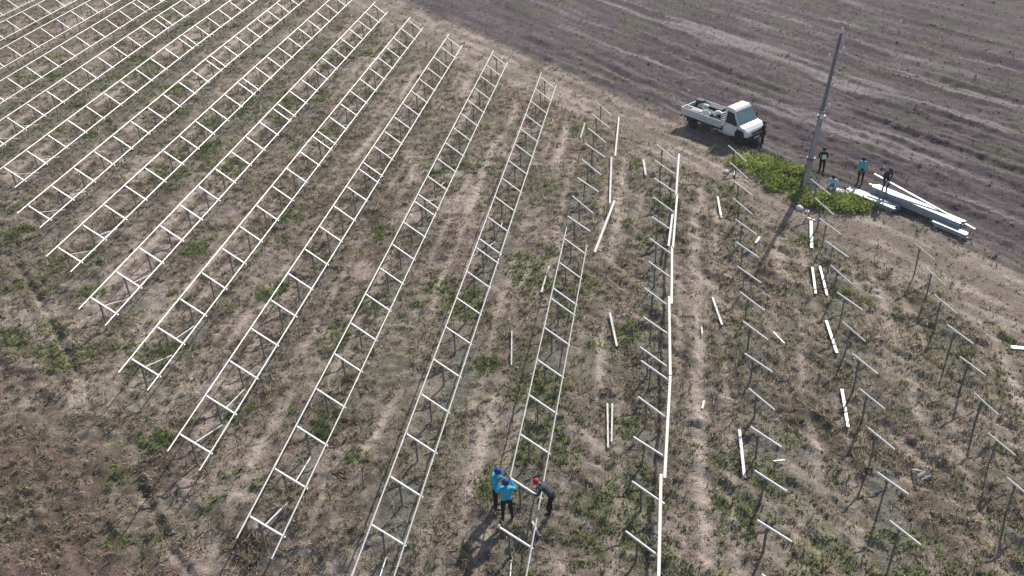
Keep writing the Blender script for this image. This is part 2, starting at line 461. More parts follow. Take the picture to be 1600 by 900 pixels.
def blades(px, py, h, tint, nb, flat, wid):
    n = len(px); N = n * nb
    X = np.repeat(px, nb) + rng.normal(0, .05, N); Y = np.repeat(py, nb) + rng.normal(0, .05, N)
    Z = np.repeat(zground(px, py), nb) - .015
    th = rng.uniform(0, 2 * np.pi, N); L = np.repeat(h, nb) * rng.uniform(.6, 1.25, N)
    el = np.clip(np.repeat(flat, nb) + rng.normal(0, .28, N), .12, 1.5)
    dx, dy, dz = np.cos(th) * np.cos(el) * L, np.sin(th) * np.cos(el) * L, np.sin(el) * L
    ph = rng.uniform(0, 2 * np.pi, N); w = np.repeat(wid, nb) * rng.uniform(.6, 1.3, N)
    wx, wy = np.cos(ph) * w, np.sin(ph) * w
    v = np.empty((N, 3, 3), np.float32)
    v[:, 0] = np.stack([X - wx, Y - wy, Z], -1); v[:, 1] = np.stack([X + wx, Y + wy, Z], -1)
    v[:, 2] = np.stack([X + dx, Y + dy, Z + dz], -1)
    t = np.repeat(tint, nb, 0) * rng.uniform(.75, 1.3, (N, 1))
    return v.reshape(-1, 3), np.repeat(t, 3, 0)

x, y = scatter(520000, (-72, 34), (13, 98))
k = in_view(x, y); x, y = x[k], y[k]
s, a, pl, tr, gr, p, rock = masks(x, y)
dist = np.hypot(x, y)
rgt = sstep(-8, 0, x)
wrp = (fbm(x / 7, y / 7, 5, 2) - 0.5) * 2.0
tn = fbm(x / 1.1, y / 1.1, 61, 3) * (1 - rgt) + fbm((s + wrp) / .5, a / 2.0, 62, 3) * rgt
dens = (.15 + .85 * sstep(.38, .60, tn)) * (1 - .93 * pl) * (1 - .70 * tr) * (1 - .92 * np.clip(p, 0, 1)) + gr * .7
dens *= np.clip(1.15 - dist / 110, .35, 1)
rd = np.minimum.reduce([polydist(x, y, q_) for q_, w_, d_ in RUTS])
dens *= .35 + .65 * sstep(.10, .30, rd)
k = rng.uniform(0, 1, len(x)) < dens * .95
x, y, gr, dist = x[k], y[k], gr[k], dist[k]
green = rng.uniform(0, 1, len(x)) < np.clip(gr * .95 + .05, 0, 1)
straw = np.array([.49, .41, .32]); olive = np.array([.29, .255, .165]); grn = np.array([.190, .230, .090]); dkb = np.array([.20, .148, .122])
r1 = rng.uniform(0, 1, len(x))[:, None]
tint = np.where(r1 < .48, straw, np.where(r1 < .78, olive, dkb))
tint = np.where(green[:, None], grn * rng.uniform(.7, 1.35, (len(x), 1)), tint)
hgt = np.where(green, rng.uniform(.10, .24, len(x)), rng.uniform(.10, .30, len(x)))
flat = np.where(green, .95, rng.choice([.35, .6, 1.1], len(x), p=[.45, .35, .2]))
wid = np.where(green, .030, .023) * (1 + dist / 110)
v, t = blades(x, y, hgt, tint, 5, flat, wid)
# taller tussocks and dead stalks
x2_, y2_ = scatter(60000, (-60, 30), (13, 80))
k = in_view(x2_, y2_); x2_, y2_ = x2_[k], y2_[k]
m_ = masks(x2_, y2_)
k = rng.uniform(0, 1, len(x2_)) < .30 * (1 - m_[2]) * (1 - m_[3]) * (1 - np.clip(m_[5], 0, 1)) * sstep(.42, .62, fbm(x2_ / 3, y2_ / 3, 81, 3))
x2_, y2_, g2_ = x2_[k], y2_[k], m_[4][k]
tt = np.where((rng.uniform(0, 1, len(x2_)) < .25 + .6 * g2_)[:, None], np.array([.20, .225, .105]), np.array([.50, .42, .31])) * rng.uniform(.6, 1.15, (len(x2_), 1))
v_, t_ = blades(x2_, y2_, rng.uniform(.25, .55, len(x2_)), tt, 12, rng.uniform(.7, 1.25, len(x2_)), np.full(len(x2_), .017))
v = np.concatenate([v, v_]); t = np.concatenate([t, t_])
gme = np_mesh('grass', v, np.arange(len(v)).reshape(-1, 3), M['grass'], t)
grass = bpy.data.objects.new('grass', gme); COL.objects.link(grass)
tag(grass, 'dry straw and low green weeds covering the whole solar field', 'grass'); grass['kind'] = 'stuff'
NT = len(v) // 3

# ------------------------------------------------------------------ soil clods, one stuff object
x, y = scatter(200000, (-60, 34), (13, 95))
k = in_view(x, y); x, y = x[k], y[k]
s, a, pl, tr, gr, p, rock = masks(x, y)
d = (.30 + .5 * pl + .25 * sstep(-6, 2, x)) * (1 - gr) * np.clip(1.2 - np.hypot(x, y) / 110, .3, 1)
k = rng.uniform(0, 1, len(x)) < d * .8
x, y, pl = x[k], y[k], pl[k]
fx_, fy_ = [], []
for row in range(-5, 7):
    for yy in np.arange(20.8, 50, 2.283):
        q_ = 24.4 + 4.19 * (-1 - row) if row < 0 else 20.8
        for j in range(9):
            fx_.append(X0 + row * PIT + WID * .30 + rng.normal(0, .16)); fy_.append(yy + (q_ - 20.8) % 2.283 + rng.normal(0, .16))
x = np.concatenate([x, fx_]); y = np.concatenate([y, fy_]); pl = np.concatenate([pl, np.zeros(len(fx_))])
n = len(x); sz = rng.lognormal(math.log(.060), .45, n).clip(.02, .18)
base = np.array([(1, 0, 0), (.2, .9, .1), (-.9, .3, 0), (-.4, -.9, .05), (.6, -.7, 0), (.1, .05, .8)], np.float32)
tri = np.array([(0, 1, 5), (1, 2, 5), (2, 3, 5), (3, 4, 5), (4, 0, 5)])
V = base[None] * (1 + rng.uniform(-.3, .3, (n, 6, 1))) * sz[:, None, None]
th = rng.uniform(0, 6.28, n); c_, s_ = np.cos(th)[:, None], np.sin(th)[:, None]
vx = V[:, :, 0] * c_ - V[:, :, 1] * s_; vy = V[:, :, 0] * s_ + V[:, :, 1] * c_
VV = np.stack([vx + x[:, None], vy + y[:, None], V[:, :, 2] + (zground(x, y) - .3 * sz)[:, None]], -1)
cc = ground_colour(x, y) * rng.uniform(.7, 1.25, (n, 1))
T = (tri[None] + (np.arange(n) * 6)[:, None, None]).reshape(-1, 3)
cme = np_mesh('soil_clods', VV.reshape(-1, 3), T, M['clod'], np.repeat(cc, 6, 0))
clods = bpy.data.objects.new('soil_clods', cme); COL.objects.link(clods)
tag(clods, 'loose clods of brown soil strewn over field and ploughed land', 'soil'); clods['kind'] = 'stuff'
print('grass tris', NT, 'clods', n, 'ground quads', len(quads))

# ------------------------------------------------------------------ racking
def cprof(w, h, t=.006, lip=.018):
    a, b = w / 2, h / 2      # open underneath
    return [(-a, -b), (-a, b), (a, b), (a, -b), (a - lip, -b), (a - lip, -b + t), (a - t, -b + t), (a - t, b - t), (-a + t, b - t), (-a + t, -b + t), (-a + lip, -b + t), (-a + lip, -b)]
TILT = math.atan2(ZL - ZR, WID)
RLEN = math.hypot(WID, ZL - ZR)
bare_me = MB().sweep(cprof(.060, .055), (-.05 * WID, 0, .05 * (ZL - ZR) - .09), (WID * 1.04, 0, -(ZL - ZR) * 1.04 - .09)).mesh('rafter', M['galv2'])
rafter_me = MB().sweep(cprof(.060, .055), (-.05 * WID, 0, .05 * (ZL - ZR) - .09), (WID * 1.04, 0, -(ZL - ZR) * 1.04 - .09))
for x_, z_ in ((0, 0), (WID, ZR - ZL)):
    rafter_me.box((x_ - .035, -.042, z_ - .085), (x_ + .035, -.032, z_ + .015)).box((x_ - .035, .032, z_ - .085), (x_ + .035, .042, z_ + .015))
rafter_me = rafter_me.mesh('rafter', M['galv2'])
PF = .30
def post_mesh(ztop):
    b = MB()
    a, t = .030, .006
    b.sweep([(-a, -.035), (a, -.035), (a, -.035 + t), (-a + t, -.035 + t), (-a + t, .035 - t), (a, .035 - t), (a, .035), (-a, .035)], (0, 0, -.45), (0, 0, ztop), (0, 1, 0))
    b.box((-.05, -.052, ztop - .16), (.05, -.0385, ztop + .02))
    return b.mesh('post', M['post'])
POST_TOP = ZL - (ZL - ZR) * PF - .13
post_me = post_mesh(POST_TOP)
_rail = {}
def rail_mesh(L):
    k = round(L, 2)
    if k not in _rail:
        # profile rolled with the table tilt
        pr = cprof(.044, .048)
        c, s = math.cos(-TILT), math.sin(-TILT)
        pr = [(a * c - b * s, a * s + b * c) for a, b in pr]
        b_ = MB().sweep(pr, (0, 0, 0), (0, L, 0))
        big = [(a * 1.35, b * 1.35) for a, b in pr]; y_ = 3.4
        while y_ < L - 1:
            b_.sweep(big, (0, y_, 0), (0, y_ + .34, 0)); y_ += 5.95
        _rail[k] = b_.mesh('rail', M['galv'])
    return _rail[k]
_br = {}
def brace_mesh(kind):
    if kind not in _br:
        f = .42 if kind == 0 else .64
        p = (WID * f, 0, ZL - (ZL - ZR) * f - .14); q = (WID * PF + .05, STEP - .04, .32)
        _br[kind] = MB().sweep([(-.016, -.016), (.016, -.016), (.016, .016), (-.016, .016)], p, q).mesh('brace', M['galv2'])
    return _br[kind]

ORD = ['first', 'second', 'third', 'fourth', 'fifth', 'sixth', 'seventh', 'eighth', 'ninth', 'tenth', 'eleventh', 'twelfth', 'thirteenth', 'fourteenth', 'fifteenth', 'sixteenth']

def table(row, y0, nraf, lo, hi, label, lo_left=None, group='finished mounting tables', braces=True, ys=None):
    x = X0 + row * PIT
    ys = ys or [k * STEP for k in range(nraf)]
    L = ys[-1]
    za, zb = float(zbase(x, y0)), float(zbase(x, y0 + L))
    t = thing('mounting_table', label, 'solar racking', (x, y0, za), 0, group)
    t.rotation_euler = (math.atan2(zb - za, L), 0, 0)
    lr = lo if lo_left is None else lo_left
    inst('rail', rail_mesh(L + lr + hi), t, (0, -lr, ZL), )
    inst('rail', rail_mesh(L + lo + hi - .12), t, (WID, -lo, ZR))
    rj = random.Random(row * 31 + int(y0))
    for k, yy in enumerate(ys):
        inst('rafter', rafter_me, t, (rj.uniform(-.02, .02), yy + rj.uniform(-.03, .03), ZL), (0, 0, R(rj.uniform(-.7, .7))))
        inst('post', post_me, t, (WID * PF, yy + .04, 0), (R(rj.uniform(-.8, .8)), R(rj.uniform(-.8, .8)), 0))
    if braces:
        for k in (0, 1):
            inst('brace', brace_mesh(k), t, (0, ys[k], 0))
    return t

START = {-12: 69.8, -11: 65.8, -10: 61.9, -9: 57.9, -8: 53.8, -7: 49.6, -6: 45.2, -5: 41.0, -4: 36.95, -3: 32.75, -2: 28.58, -1: 24.40, 0: 20.77, 1: 16.36}
complete = sorted(START, reverse=True)          # row 1 is nearest the unfinished part
TL = 10 * STEP
for j, row in enumerate(complete):
    pos = ORD[j]
    y0 = START[row]
    table(row, y0, 11, 1.05, GAP / 2 - .01, 'near table of the %s finished row left of the half-built row' % pos)
    if y0 + TL + GAP < 97:
        table(row, y0 + TL + GAP, 11, GAP / 2 - .01, .62, 'far table of the %s finished row left of the half-built row' % pos)
# half-built row 2: right rail runs on towards the camera, left rail stops at the workers
y2 = 12.26
ys2 = [k * STEP for k in range(11)] + [TL + GAP + k * STEP for k in range(3)]
x2 = X0 + 2 * PIT
t = thing('mounting_table', 'half-built table whose two rails end halfway, three workers at its near part', 'solar racking', (x2, y2, 0))
L2 = ys2[-1]
inst('rail', rail_mesh(L2 + 1.0 - (23.45 - y2)), t, (0, 23.45 - y2, ZL))
inst('rail', rail_mesh(L2 + 1.0 + .8), t, (WID, -1.0, ZR))
for k, yy in enumerate(ys2):
    inst('rafter', rafter_me, t, (0, yy, ZL)); inst('post', post_me, t, (WID * PF, yy + .04, 0))
inst('brace', brace_mesh(0), t, (0, ys2[2], 0)); inst('brace', brace_mesh(1), t, (0, ys2[3], 0))

# bare rafters on their posts, rows 2 to 6
def bare(row, ys, where, group, short=False):
    rj = random.Random(row * 7)
    for k, yy in enumerate(ys):
        x = X0 + row * PIT + rj.uniform(-.05, .05)
        z = float(zbase(x, yy))
        t = thing('rafter_support', 'bare rafter on post, %s from near end of %s' % (ORD[k], where), 'rafter post', (x, yy, z), R(rj.uniform(-2.5, 2.5)), group)
        inst('rafter', bare_me, t, (0, 0, ZL + rj.uniform(-.03, .03)), (R(rj.uniform(-2, 2)), R(rj.uniform(-4, 4)), R(rj.uniform(-2, 2))))
        inst('post', post_me, t, (WID * PF, .04, rj.uniform(-.05, .01)), (R(rj.uniform(-2.2, 2.2)), R(rj.uniform(-2.2, 2.2)), R(rj.uniform(-20, 20))))
bare(2, [42.75 + 2.28 * k for k in range(8)], 'short row beyond the half-built table', 'bare rafters beyond the half-built table')
bare(3, [19.42, 21.71, 24.03, 26.29, 28.56, 30.87, 31.81, 34.05, 36.33, 38.65, 40.85, 43.12, 45.3, 47.57, 49.85, 52.1], 'row with loose rails along it', 'bare rafters under the loose rails')
bare(4, [20.5 + 2.278 * k for k in range(15)], 'first row right of loose rails', 'bare rafters in the row right of the loose rails')
bare(5, [20.97 + 2.28 * k for k in range(13)], 'second row right of loose rails', 'bare rafters in the second row right of the loose rails')
bare(6, [25.8 + 2.282 * k for k in range(8)], 'rightmost bare row', 'bare rafters in the rightmost row')

# ------------------------------------------------------------------ loose rails
def loose(p, q, label, w=.10, h=.055, z=None, name='loose_rail', cat='rail', group='loose rails on the site', m='bright', dz=0.0):
    (ax, ay), (bx, by) = p, q
    w = w * .95
    L = math.hypot(bx - ax, by - ay)
    if z is None:
        (ax, ay), (bx, by) = onground(ax, ay), onground(bx, by)
        def hh(u): return gz(ax + (bx - ax) * u, ay + (by - ay) * u)
        us = np.linspace(0, 1, 9); zs = np.array([hh(u) for u in us])
        A = np.polyfit(us, zs, 1); lift = max(0, (zs - np.polyval(A, us)).max()) * .8
        za, zb = A[1] + lift + h / 2 + .05 + dz, A[0] + A[1] + lift + h / 2 + .05 + dz
    else:
        za, zb = z
    b = MB().sweep(cprof(w, h), (0, 0, 0), (bx - ax, by - ay, zb - za))
    o = b.build(name, M[m]); o.location = (ax, ay, za)
    return tag(o, label, cat, group)

zr = ZR + .06
for p, q, lab in [
    ((.98, 52.46), (.88, 47.02), 'farthest long rail lying on the low ends of the bare rafters'),
    ((.94, 47.2), (.80, 41.3), 'second farthest long rail on the low rafter ends, its near end beside a doubled rail'),
    ((.72, 44.8), (.58, 41.45), 'shorter rail lying doubled beside the second farthest long rail'),
    ((.76, 41.42), (.82, 36.25), 'third long rail from the far end lying on the low rafter ends'),
    ((.70, 36.85), (.86, 30.98), 'long rail in the middle of the loose rail line, overlapping its far neighbour'),
    ((.86, 30.93), (.77, 25.04), 'long rail next to the nearest one in the loose rail line'),
    ((.64, 25.22), (.70, 19.3), 'nearest long loose rail running out of the bottom of the picture')]:
    loose(p, q, lab, .11, .06, (zr, zr), group='long rails laid on the bare rafters')
for p, q, lab, w in [
    ((-3.02, 60.0), (-2.86, 53.7), 'farthest long rail lying on the ground beside the short bare row', .11),
    ((-3.07, 53.5), (-2.74, 47.5), 'long rail on the ground between two others beside the short bare row', .11),
    ((-2.5, 47.8), (-3.12, 41.9), 'long rail lying askew on the ground near the far end of the half-built table', .13),
    ((-5.2, 58.9), (-5.26, 56.4), 'short rail on the ground left of the far end of the short bare row', .09),
    ((-5.29, 40.5), (-5.36, 38.0), 'short rail on green weeds left of the half-built table', .10),
    ((-6.26, 34.6), (-5.9, 32.2), 'thin short rail in the aisle left of the half-built table', .06),
    ((-1.96, 36.6), (-1.47, 34.05), 'lone short rail lying right of the half-built table', .10),
    ((-1.60, 30.1), (-1.38, 27.45), 'left one of two short rails side by side right of the half-built table', .07),
    ((-1.40, 30.1), (-1.27, 27.8), 'right one of two short rails side by side right of the half-built table', .07),
    ((-1.13, 53.4), (-.88, 51.05), 'short rail on the grass left of the far end of the long loose rails', .11),
    ((3.23, 49.0), (3.38, 46.6), 'short rail on the grass below the truck, left of the bare row', .12),
    ((2.76, 38.6), (3.14, 36.25), 'short rail midway right of the long loose rails', .09),
    ((3.61, 29.0), (3.69, 26.4), 'nearest short rail on the ground right of the long loose rails', .11),
    ((8.1, 46.6), (7.85, 43.8), 'thick short rail lying below the shrubs at the pole', .16),
    ((7.66, 41.75), (7.56, 39.25), 'left one of two short rails lying below the thick one', .11),
    ((8.02, 41.8), (8.10, 39.3), 'right one of two short rails lying below the thick one', .11),
    ((7.83, 37.25), (7.96, 34.6), 'short rail lying left of the middle of the second bare row', .13),
    ((7.87, 32.2), (7.77, 29.7), 'nearest short rail lying left of the second bare row', .12),
    ((15.44, 36.1), (18.0, 35.85), 'white board or rail cut off by the right edge of the picture', .22),
    ((5.35, 35.7), (5.78, 35.0), 'stub of rail below a rafter of the bare row right of the loose rails', .07)]:
    loose(p, q, lab, w, .055, group='short rails dropped on the ground' if 'short' in lab else 'rails lying on the ground')

def scrap(p, q, label, w=.07):
    return loose(p, q, label, w, .05, None, 'metal_bracket', 'bracket', 'small metal offcuts on the ground', dz=.03)
scrap((2.23, 36.1), (2.25, 35.5), 'small metal offcut on bare soil below the lone rail right of the long rails', .06)
scrap((2.28, 30.7), (2.2, 30.2), 'small metal offcut right of the long loose rails, nearer the camera', .08)
scrap((4.79, 27.4), (5.2, 27.47), 'small metal offcut lying crosswise beside a bare rafter', .06)
scrap((5.05, 43.9), (5.28, 44.45), 'white angled bracket lying under a rafter of the bare row', .13)
scrap((4.25, 51.8), (4.35, 52.6), 'crooked bracket standing in grass below the truck', .10)
scrap((7.95, 47.0), (8.3, 46.75), 'flat bracket lying at the head of the thick rail', .08)
scrap((-3.76, 23.35), (-3.4, 22.75), 'short offcut under the half-built table near the red cap worker', .08)

def stone(x, y, r, label, m='bag'):
    rr = random.Random(int(x * 97)); b = MB()
    prof = [(r * .75, 0), (r * 1.02, r * .3), (r * .9, r * .75), (r * .45, r * 1.05), (r * .05, r * 1.1)]
    b.lathe(prof, n=9)
    b.v = [(vx * rr.uniform(.85, 1.15), vy * rr.uniform(.85, 1.15), vz * rr.uniform(.9, 1.1)) for vx, vy, vz in b.v]
    o = b.build('plastic_bag', M[m], smooth=True); o.location = (x, y, gz(x, y) - .02)
    return tag(o, label, 'bag', 'white bags of fittings on the grass')
stone(3.75, 51.9, .17, 'small white bag on the grass below the truck')
stone(7.65, 48.2, .22, 'small white bag below the shrubs at the pole foot, the left one of two')
stone(8.05, 47.85, .15, 'smaller white bag below the shrubs, right beside a larger one')
# knotted wire bracket by the nearest rows on the right
cl = thing('clamp_set', 'tangle of bright clamps hanging at a rafter of the second bare row', 'clamp', (9.95, 27.55, gz(9.95, 27.55)))
MB().sweep([(-.03, -.02), (.03, -.02), (.03, .02), (-.03, .02)], (-.15, .22, .03), (.05, -.25, .42)).build('arm', M['bright'], cl)
MB().sweep([(-.05, -.03), (.05, -.03), (.05, .03), (-.05, .03)], (-.05, -.22, .12), (.22, -.12, .30)).build('jaw', M['bright'], cl)
MB().tube((.1, -.3, .05), (.42, -.2, .2), .025).build('bolt', M['galv2'], cl)

# ------------------------------------------------------------------ stack of profiles at the pole
def beam(p, q, w, h, label, name='profile_bundle', n=4, layers=2, base=.06):
    """bundle of nested zinc channels lying side by side"""
    (ax, ay), (bx, by) = p, q
    z = max(gz(ax, ay), gz(bx, by), gz((ax + bx) / 2, (ay + by) / 2)) + base
    t = thing(name, label, 'metal profiles', (ax, ay, z), math.atan2(by - ay, bx - ax), 'bundles of zinc profiles by the pole')
    L = math.hypot(bx - ax, by - ay); rj = random.Random(int(ax * 100))
    pw, phh = w / n, h / layers
    for l in range(layers):
        for k in range(n):
            e = rj.uniform(-.22, .22)
            b = MB().sweep(cprof(pw * .93, phh * .95), (e, 0, 0), (L + e * .5, 0, 0))
            inst('profile', b.mesh('profile', M['zinc']), t, (0, -w / 2 + pw * (k + .5), phh * (l + .5)))
    for u in (.12, .88):
        b = MB().box((L * u, -w / 2 - .1, -base), (L * u + .08, w / 2 + .1, -.002))
        b.build('timber_bearer', M['pallet'], t)
    return t
beam((10.6, 50.35), (12.75, 48.35), .60, .26, 'short flat bundle of zinc profiles at the left end of the stack', n=5, layers=2)
beam((11.75, 50.45), (15.6, 46.45), .52, .42, 'long high bundle of zinc profiles the crouching worker stands on', n=4, layers=3, base=.10)
beam((14.35, 47.0), (15.75, 45.6), .36, .24, 'short low bundle at the right end of the zinc stack', n=3, layers=2)
lr = loose((11.80, 50.62), (16.2, 46.0), 'long rail lifted at one end by the worker on the stack', .10, .07, (1.15, .42), group='long rails by the pole')

# ------------------------------------------------------------------ utility pole
PX, PY = 8.22, 51.15
PZ = gz(PX, PY)
up_ = thing('utility_pole', 'wooden utility pole on a concrete stub among green shrubs, insulators on top', 'utility pole', (PX, PY, PZ))
b = MB()
b.sweep([(-.15, -.13), (.15, -.13), (.13, .13), (-.13, .13)], (-.05, 0, -.6), (.36, 0, 4.55), (0, 1, 0), .72)
b.build('concrete_stub', M['concrete'], up_, bevel=.02)
b = MB(); b.tube((.01, .24, .35), (.72, .19, 8.85), .135, .085, 14); pole_o = b.build('wooden_pole', M['wood'], up_, True)
for zz in (1.6, 4.15):
    b = MB(); b.lathe([(.24, zz), (.25, zz + .03), (.25, zz + .07), (.24, zz + .10)], (.012 + .083 * zz, .11, 0), 16); b.build('wire_binding', M['steel'], up_)
def insul(px, py, pz, arm, m='porcelain'):
    bb = MB(); bb.sweep([(-.018, -.018), (.018, -.018), (.018, .018), (-.018, .018)], (.72 * pz / 8.85, .19, pz - .12), (px, py, pz - .12)); bb.tube((px, py, pz - .14), (px, py, pz), .016)
    h = bb.build('hook', M['steel'], up_)
    bb = MB(); bb.lathe([(.055, 0), (.085, .02), (.085, .05), (.05, .07), (.07, .09), (.07, .12), (.045, .14), (.06, .16), (.03, .20)], (px, py, pz - .03), 12)
    inst('insulator', bb.mesh('insulator', M[m], True), up_)
insul(.74, .19, 8.98, 0); insul(.96, .17, 7.95, 1); insul(.30, .21, 7.55, 1); insul(.66, .15, 4.75, 1)
bb = MB(); bb.box((.22, -.17, 4.15), (.44, -.10, 4.42)); bb.build('fuse_box', M['porcelain'], up_)

# pallet leaning at the pole foot
pa = thing('pallet', 'pale slatted pallet leaning against the foot of the utility pole', 'pallet', (8.45, 50.35, gz(8.45, 50.35)), R(-18))
pa.rotation_euler = (R(58), 0, R(-14))
pa.location.z += .05
for k in range(5):
    MB().box((-.45, .02 + k * .20, .10), (.45, .09 + k * .20, .122)).build('slat', M['pallet'], pa)
for k in range(3):
    MB().box((-.45 + k * .415, .0, .04), (-.38 + k * .415, .95, .098)).build('stringer', M['pallet'], pa)
sk = MB()
rr = random.Random(4)
sk.lathe([(.36, 0), (.44, .10), (.38, .22), (.2, .32), (.04, .35)], n=12)
sk.v = [(vx * 1.35 * rr.uniform(.88, 1.1), vy * .75 * rr.uniform(.88, 1.1), vz * rr.uniform(.85, 1.15)) for vx, vy, vz in sk.v]
o = sk.build('sack', M['bag'], smooth=True); o.location = (10.05, 50.05, gz(10.05, 50.05)); o.rotation_euler.z = R(-40)
tag(o, 'white sack lying between the shrubs and the zinc stack', 'sack')

# ------------------------------------------------------------------ shrubs
def shrub(x, y, rad, h, n, label, seed):
    rj = np.random.default_rng(seed)
    z0 = gz(x, y)
    t = thing('shrub', label, 'shrub', (x, y, z0), 0, 'green shrubs round the utility pole')
    b = MB(); tips = []
    for k in range(11):
        an = rj.uniform(0, 6.28); rr_ = rad * rj.uniform(.3, .95)
        tip = (math.cos(an) * rr_, math.sin(an) * rr_, h * rj.uniform(.45, .95))
        b.tube((math.cos(an) * .08, math.sin(an) * .08, -.1), tip, .016, .005, 5); tips.append(tip)
    b.build('stems', M['stem'], t)
    nc = 26
    ca = rj.uniform(0, 6.28, nc); cr = rad * np.sqrt(rj.uniform(0, 1, nc))
    cx, cy = cr * np.cos(ca), cr * np.sin(ca)
    cz = h * np.sqrt(np.clip(1 - (cr / rad / 1.08) ** 2, .05, 1)) * rj.uniform(.45, 1.0, nc)
    ctint = rj.uniform(.45, 1.5, nc)
    ci = rj.integers(0, nc, n)
    P = np.stack([cx[ci], cy[ci], cz[ci]], -1) + rj.normal(0, 1, (n, 3)) * np.array([.22, .22, .11]) * (rad / 1.0)
    P[:, 2] = np.clip(P[:, 2], .02, None)
    d1 = rj.normal(0, 1, (n, 3)); d1 /= np.linalg.norm(d1, axis=1)[:, None]
    d2 = np.cross(d1, rj.normal(0, 1, (n, 3))); d2 /= np.linalg.norm(d2, axis=1)[:, None]
    L = rj.uniform(.05, .11, n)[:, None]; W = L * .45
    V = np.stack([P - d1 * L, P + d2 * W, P + d1 * L, P - d2 * W], 1).reshape(-1, 3)
    col = np.array([.255, .335, .085]) * (ctint[ci] * rj.uniform(.7, 1.3, n))[:, None]
    col[:, 0] *= rj.uniform(.8, 1.35, n)
    me = np_mesh('crown', V, None, M['leaf'], np.repeat(col, 4, 0), np.arange(4 * n).reshape(-1, 4))
    inst('crown', me, t)
for i, (x, y, rad, h, n, lab) in enumerate([
    (5.2, 53.6, 1.2, .28, 1500, 'leftmost low green shrub, just below the front of the truck'),
    (6.35, 52.7, 1.3, .38, 2300, 'broad green shrub second from the truck, left of the pole'),
    (7.15, 51.7, 1.15, .50, 2500, 'dense green shrub directly left of the utility pole'),
    (6.6, 50.9, .9, .28, 1200, 'small green shrub below the dense one left of the pole'),
    (8.3, 49.4, 1.0, .26, 1500, 'dark green shrub in front of the pole foot and pallet'),
    (9.35, 49.1, 1.0, .36, 2000, 'green shrub just below the crouching worker in pale blue'),
    (10.35, 48.85, .95, .38, 1900, 'rightmost bright green shrub beside the zinc stack'),
    (7.9, 52.0, .7, .6, 1800, 'green shrub behind the pole, below the worker with the white chest panel')]):
    shrub(x, y, rad, h, n, lab, 100 + i)

# ------------------------------------------------------------------ truck
HD = R(-41.0)
tx, ty = 1.05, 59.35
tz = float(np.mean(zground(np.array([2., 3, 4, 5, 2, 4]), np.array([59., 58, 57, 57, 60, 58]))))
truck = thing('pickup_truck', 'white single-cab dropside truck loaded with gear, parked on the dirt track', 'truck', (tx, ty, tz), HD)
# local: +x forward, +y = far side, near side at y=0, rear at x=0, width 2.0
W2 = 2.0
BL = 3.25
MB().box((.05, .25, .52), (4.9, .42, .68)).build('chassis_rail', M['black'], truck)
MB().box((.05, W2 - .42, .52), (4.9, W2 - .25, .68)).build('chassis_rail', M['black'], truck)
bed = MB().box((0, 0, .80), (BL, W2, .90)).build('bed_floor', M['deck'], truck)
MB().box((.03, -.025, .78), (BL - .01, .02, 1.24)).build('side_panel', M['bedpaint'], truck, bevel=.008)
MB().box((.03, W2 - .02, .78), (BL - .01, W2 + .025, 1.24)).build('side_panel', M['bedpaint'], truck, bevel=.008)
tg = MB().box((-.03, 0.02, .78), (.015, W2 - .02, 1.24)).build('tailgate', M['bedpaint'], truck, bevel=.008)
for k in range(4):
    MB().box((.1 + k * .8, -.034, .86), (.1 + k * .8 + .62, -.0255, .90)).build('panel_rib', M['bedpaint'], truck)
    MB().box((.1 + k * .8, -.034, 1.08), (.1 + k * .8 + .62, -.0255, 1.12)).build('panel_rib', M['bedpaint'], truck)
hb = MB()
hb.box((BL - .005, .0, .78), (BL + .045, .06, 1.75)); hb.box((BL - .005, W2 - .06, .78), (BL + .045, W2, 1.75)); hb.box((BL - .005, .06, 1.69), (BL + .045, W2 - .06, 1.75))
for k in range(5): hb.box((BL, .06, .92 + k * .155), (BL + .03, W2 - .06, .97 + k * .155))
hb.build('headboard', M['bedpaint'], truck)
for yy in (.05, W2 - .05):
    MB().box((-.035, yy - .035, .78), (.0, yy + .035, 1.30)).build('corner_post', M['bedpaint'], truck)
    MB().box((-.05, yy - .04 if yy < 1 else yy - .2, .60), (-.005, yy + .2 if yy < 1 else yy + .04, .74)).build('tail_light', M['red'], truck)
# cab
CX = BL + .12
def tuck(x, z): return .06 + (.17 * max(0, z - 1.25) / .95)
cabpoly = [(CX, .50), (CX + 1.02, .50), (CX + 1.05, .85), (CX + 1.22, 1.02), (CX + 1.50, 1.02), (CX + 1.66, .88), (CX + 1.70, .56), (CX + 1.93, .56), (CX + 1.97, .80), (CX + 1.90, 1.02), (CX + 1.62, 1.20), (CX + 1.28, 1.28), (CX + .78, 2.05), (CX + .62, 2.17), (CX + .10, 2.20), (CX + .01, 2.12)]
cab = MB().prism(cabpoly, 0, W2, tuck).build('cab_body', M['paint'], truck, bevel=.085)
def plate(pts, name, m, par, thick=.012, off=(0, 0, 0)):
    p = [Vector(v) for v in pts]; nrm = (p[1] - p[0]).cross(p[2] - p[0]).normalized()
    b = MB(); n = len(p)
    b.add([v + nrm * thick for v in p] + [v - nrm * thick for v in p], [tuple(range(n)), tuple(range(2 * n - 1, n - 1, -1))] + [(i, (i + 1) % n, n + (i + 1) % n, n + i) for i in range(n)])
    return b.build(name, m, par)
def sidept(x, z, side, e=.006):
    t_ = tuck(x, z) - e
    return (x, t_ if side == 0 else W2 - t_, z)
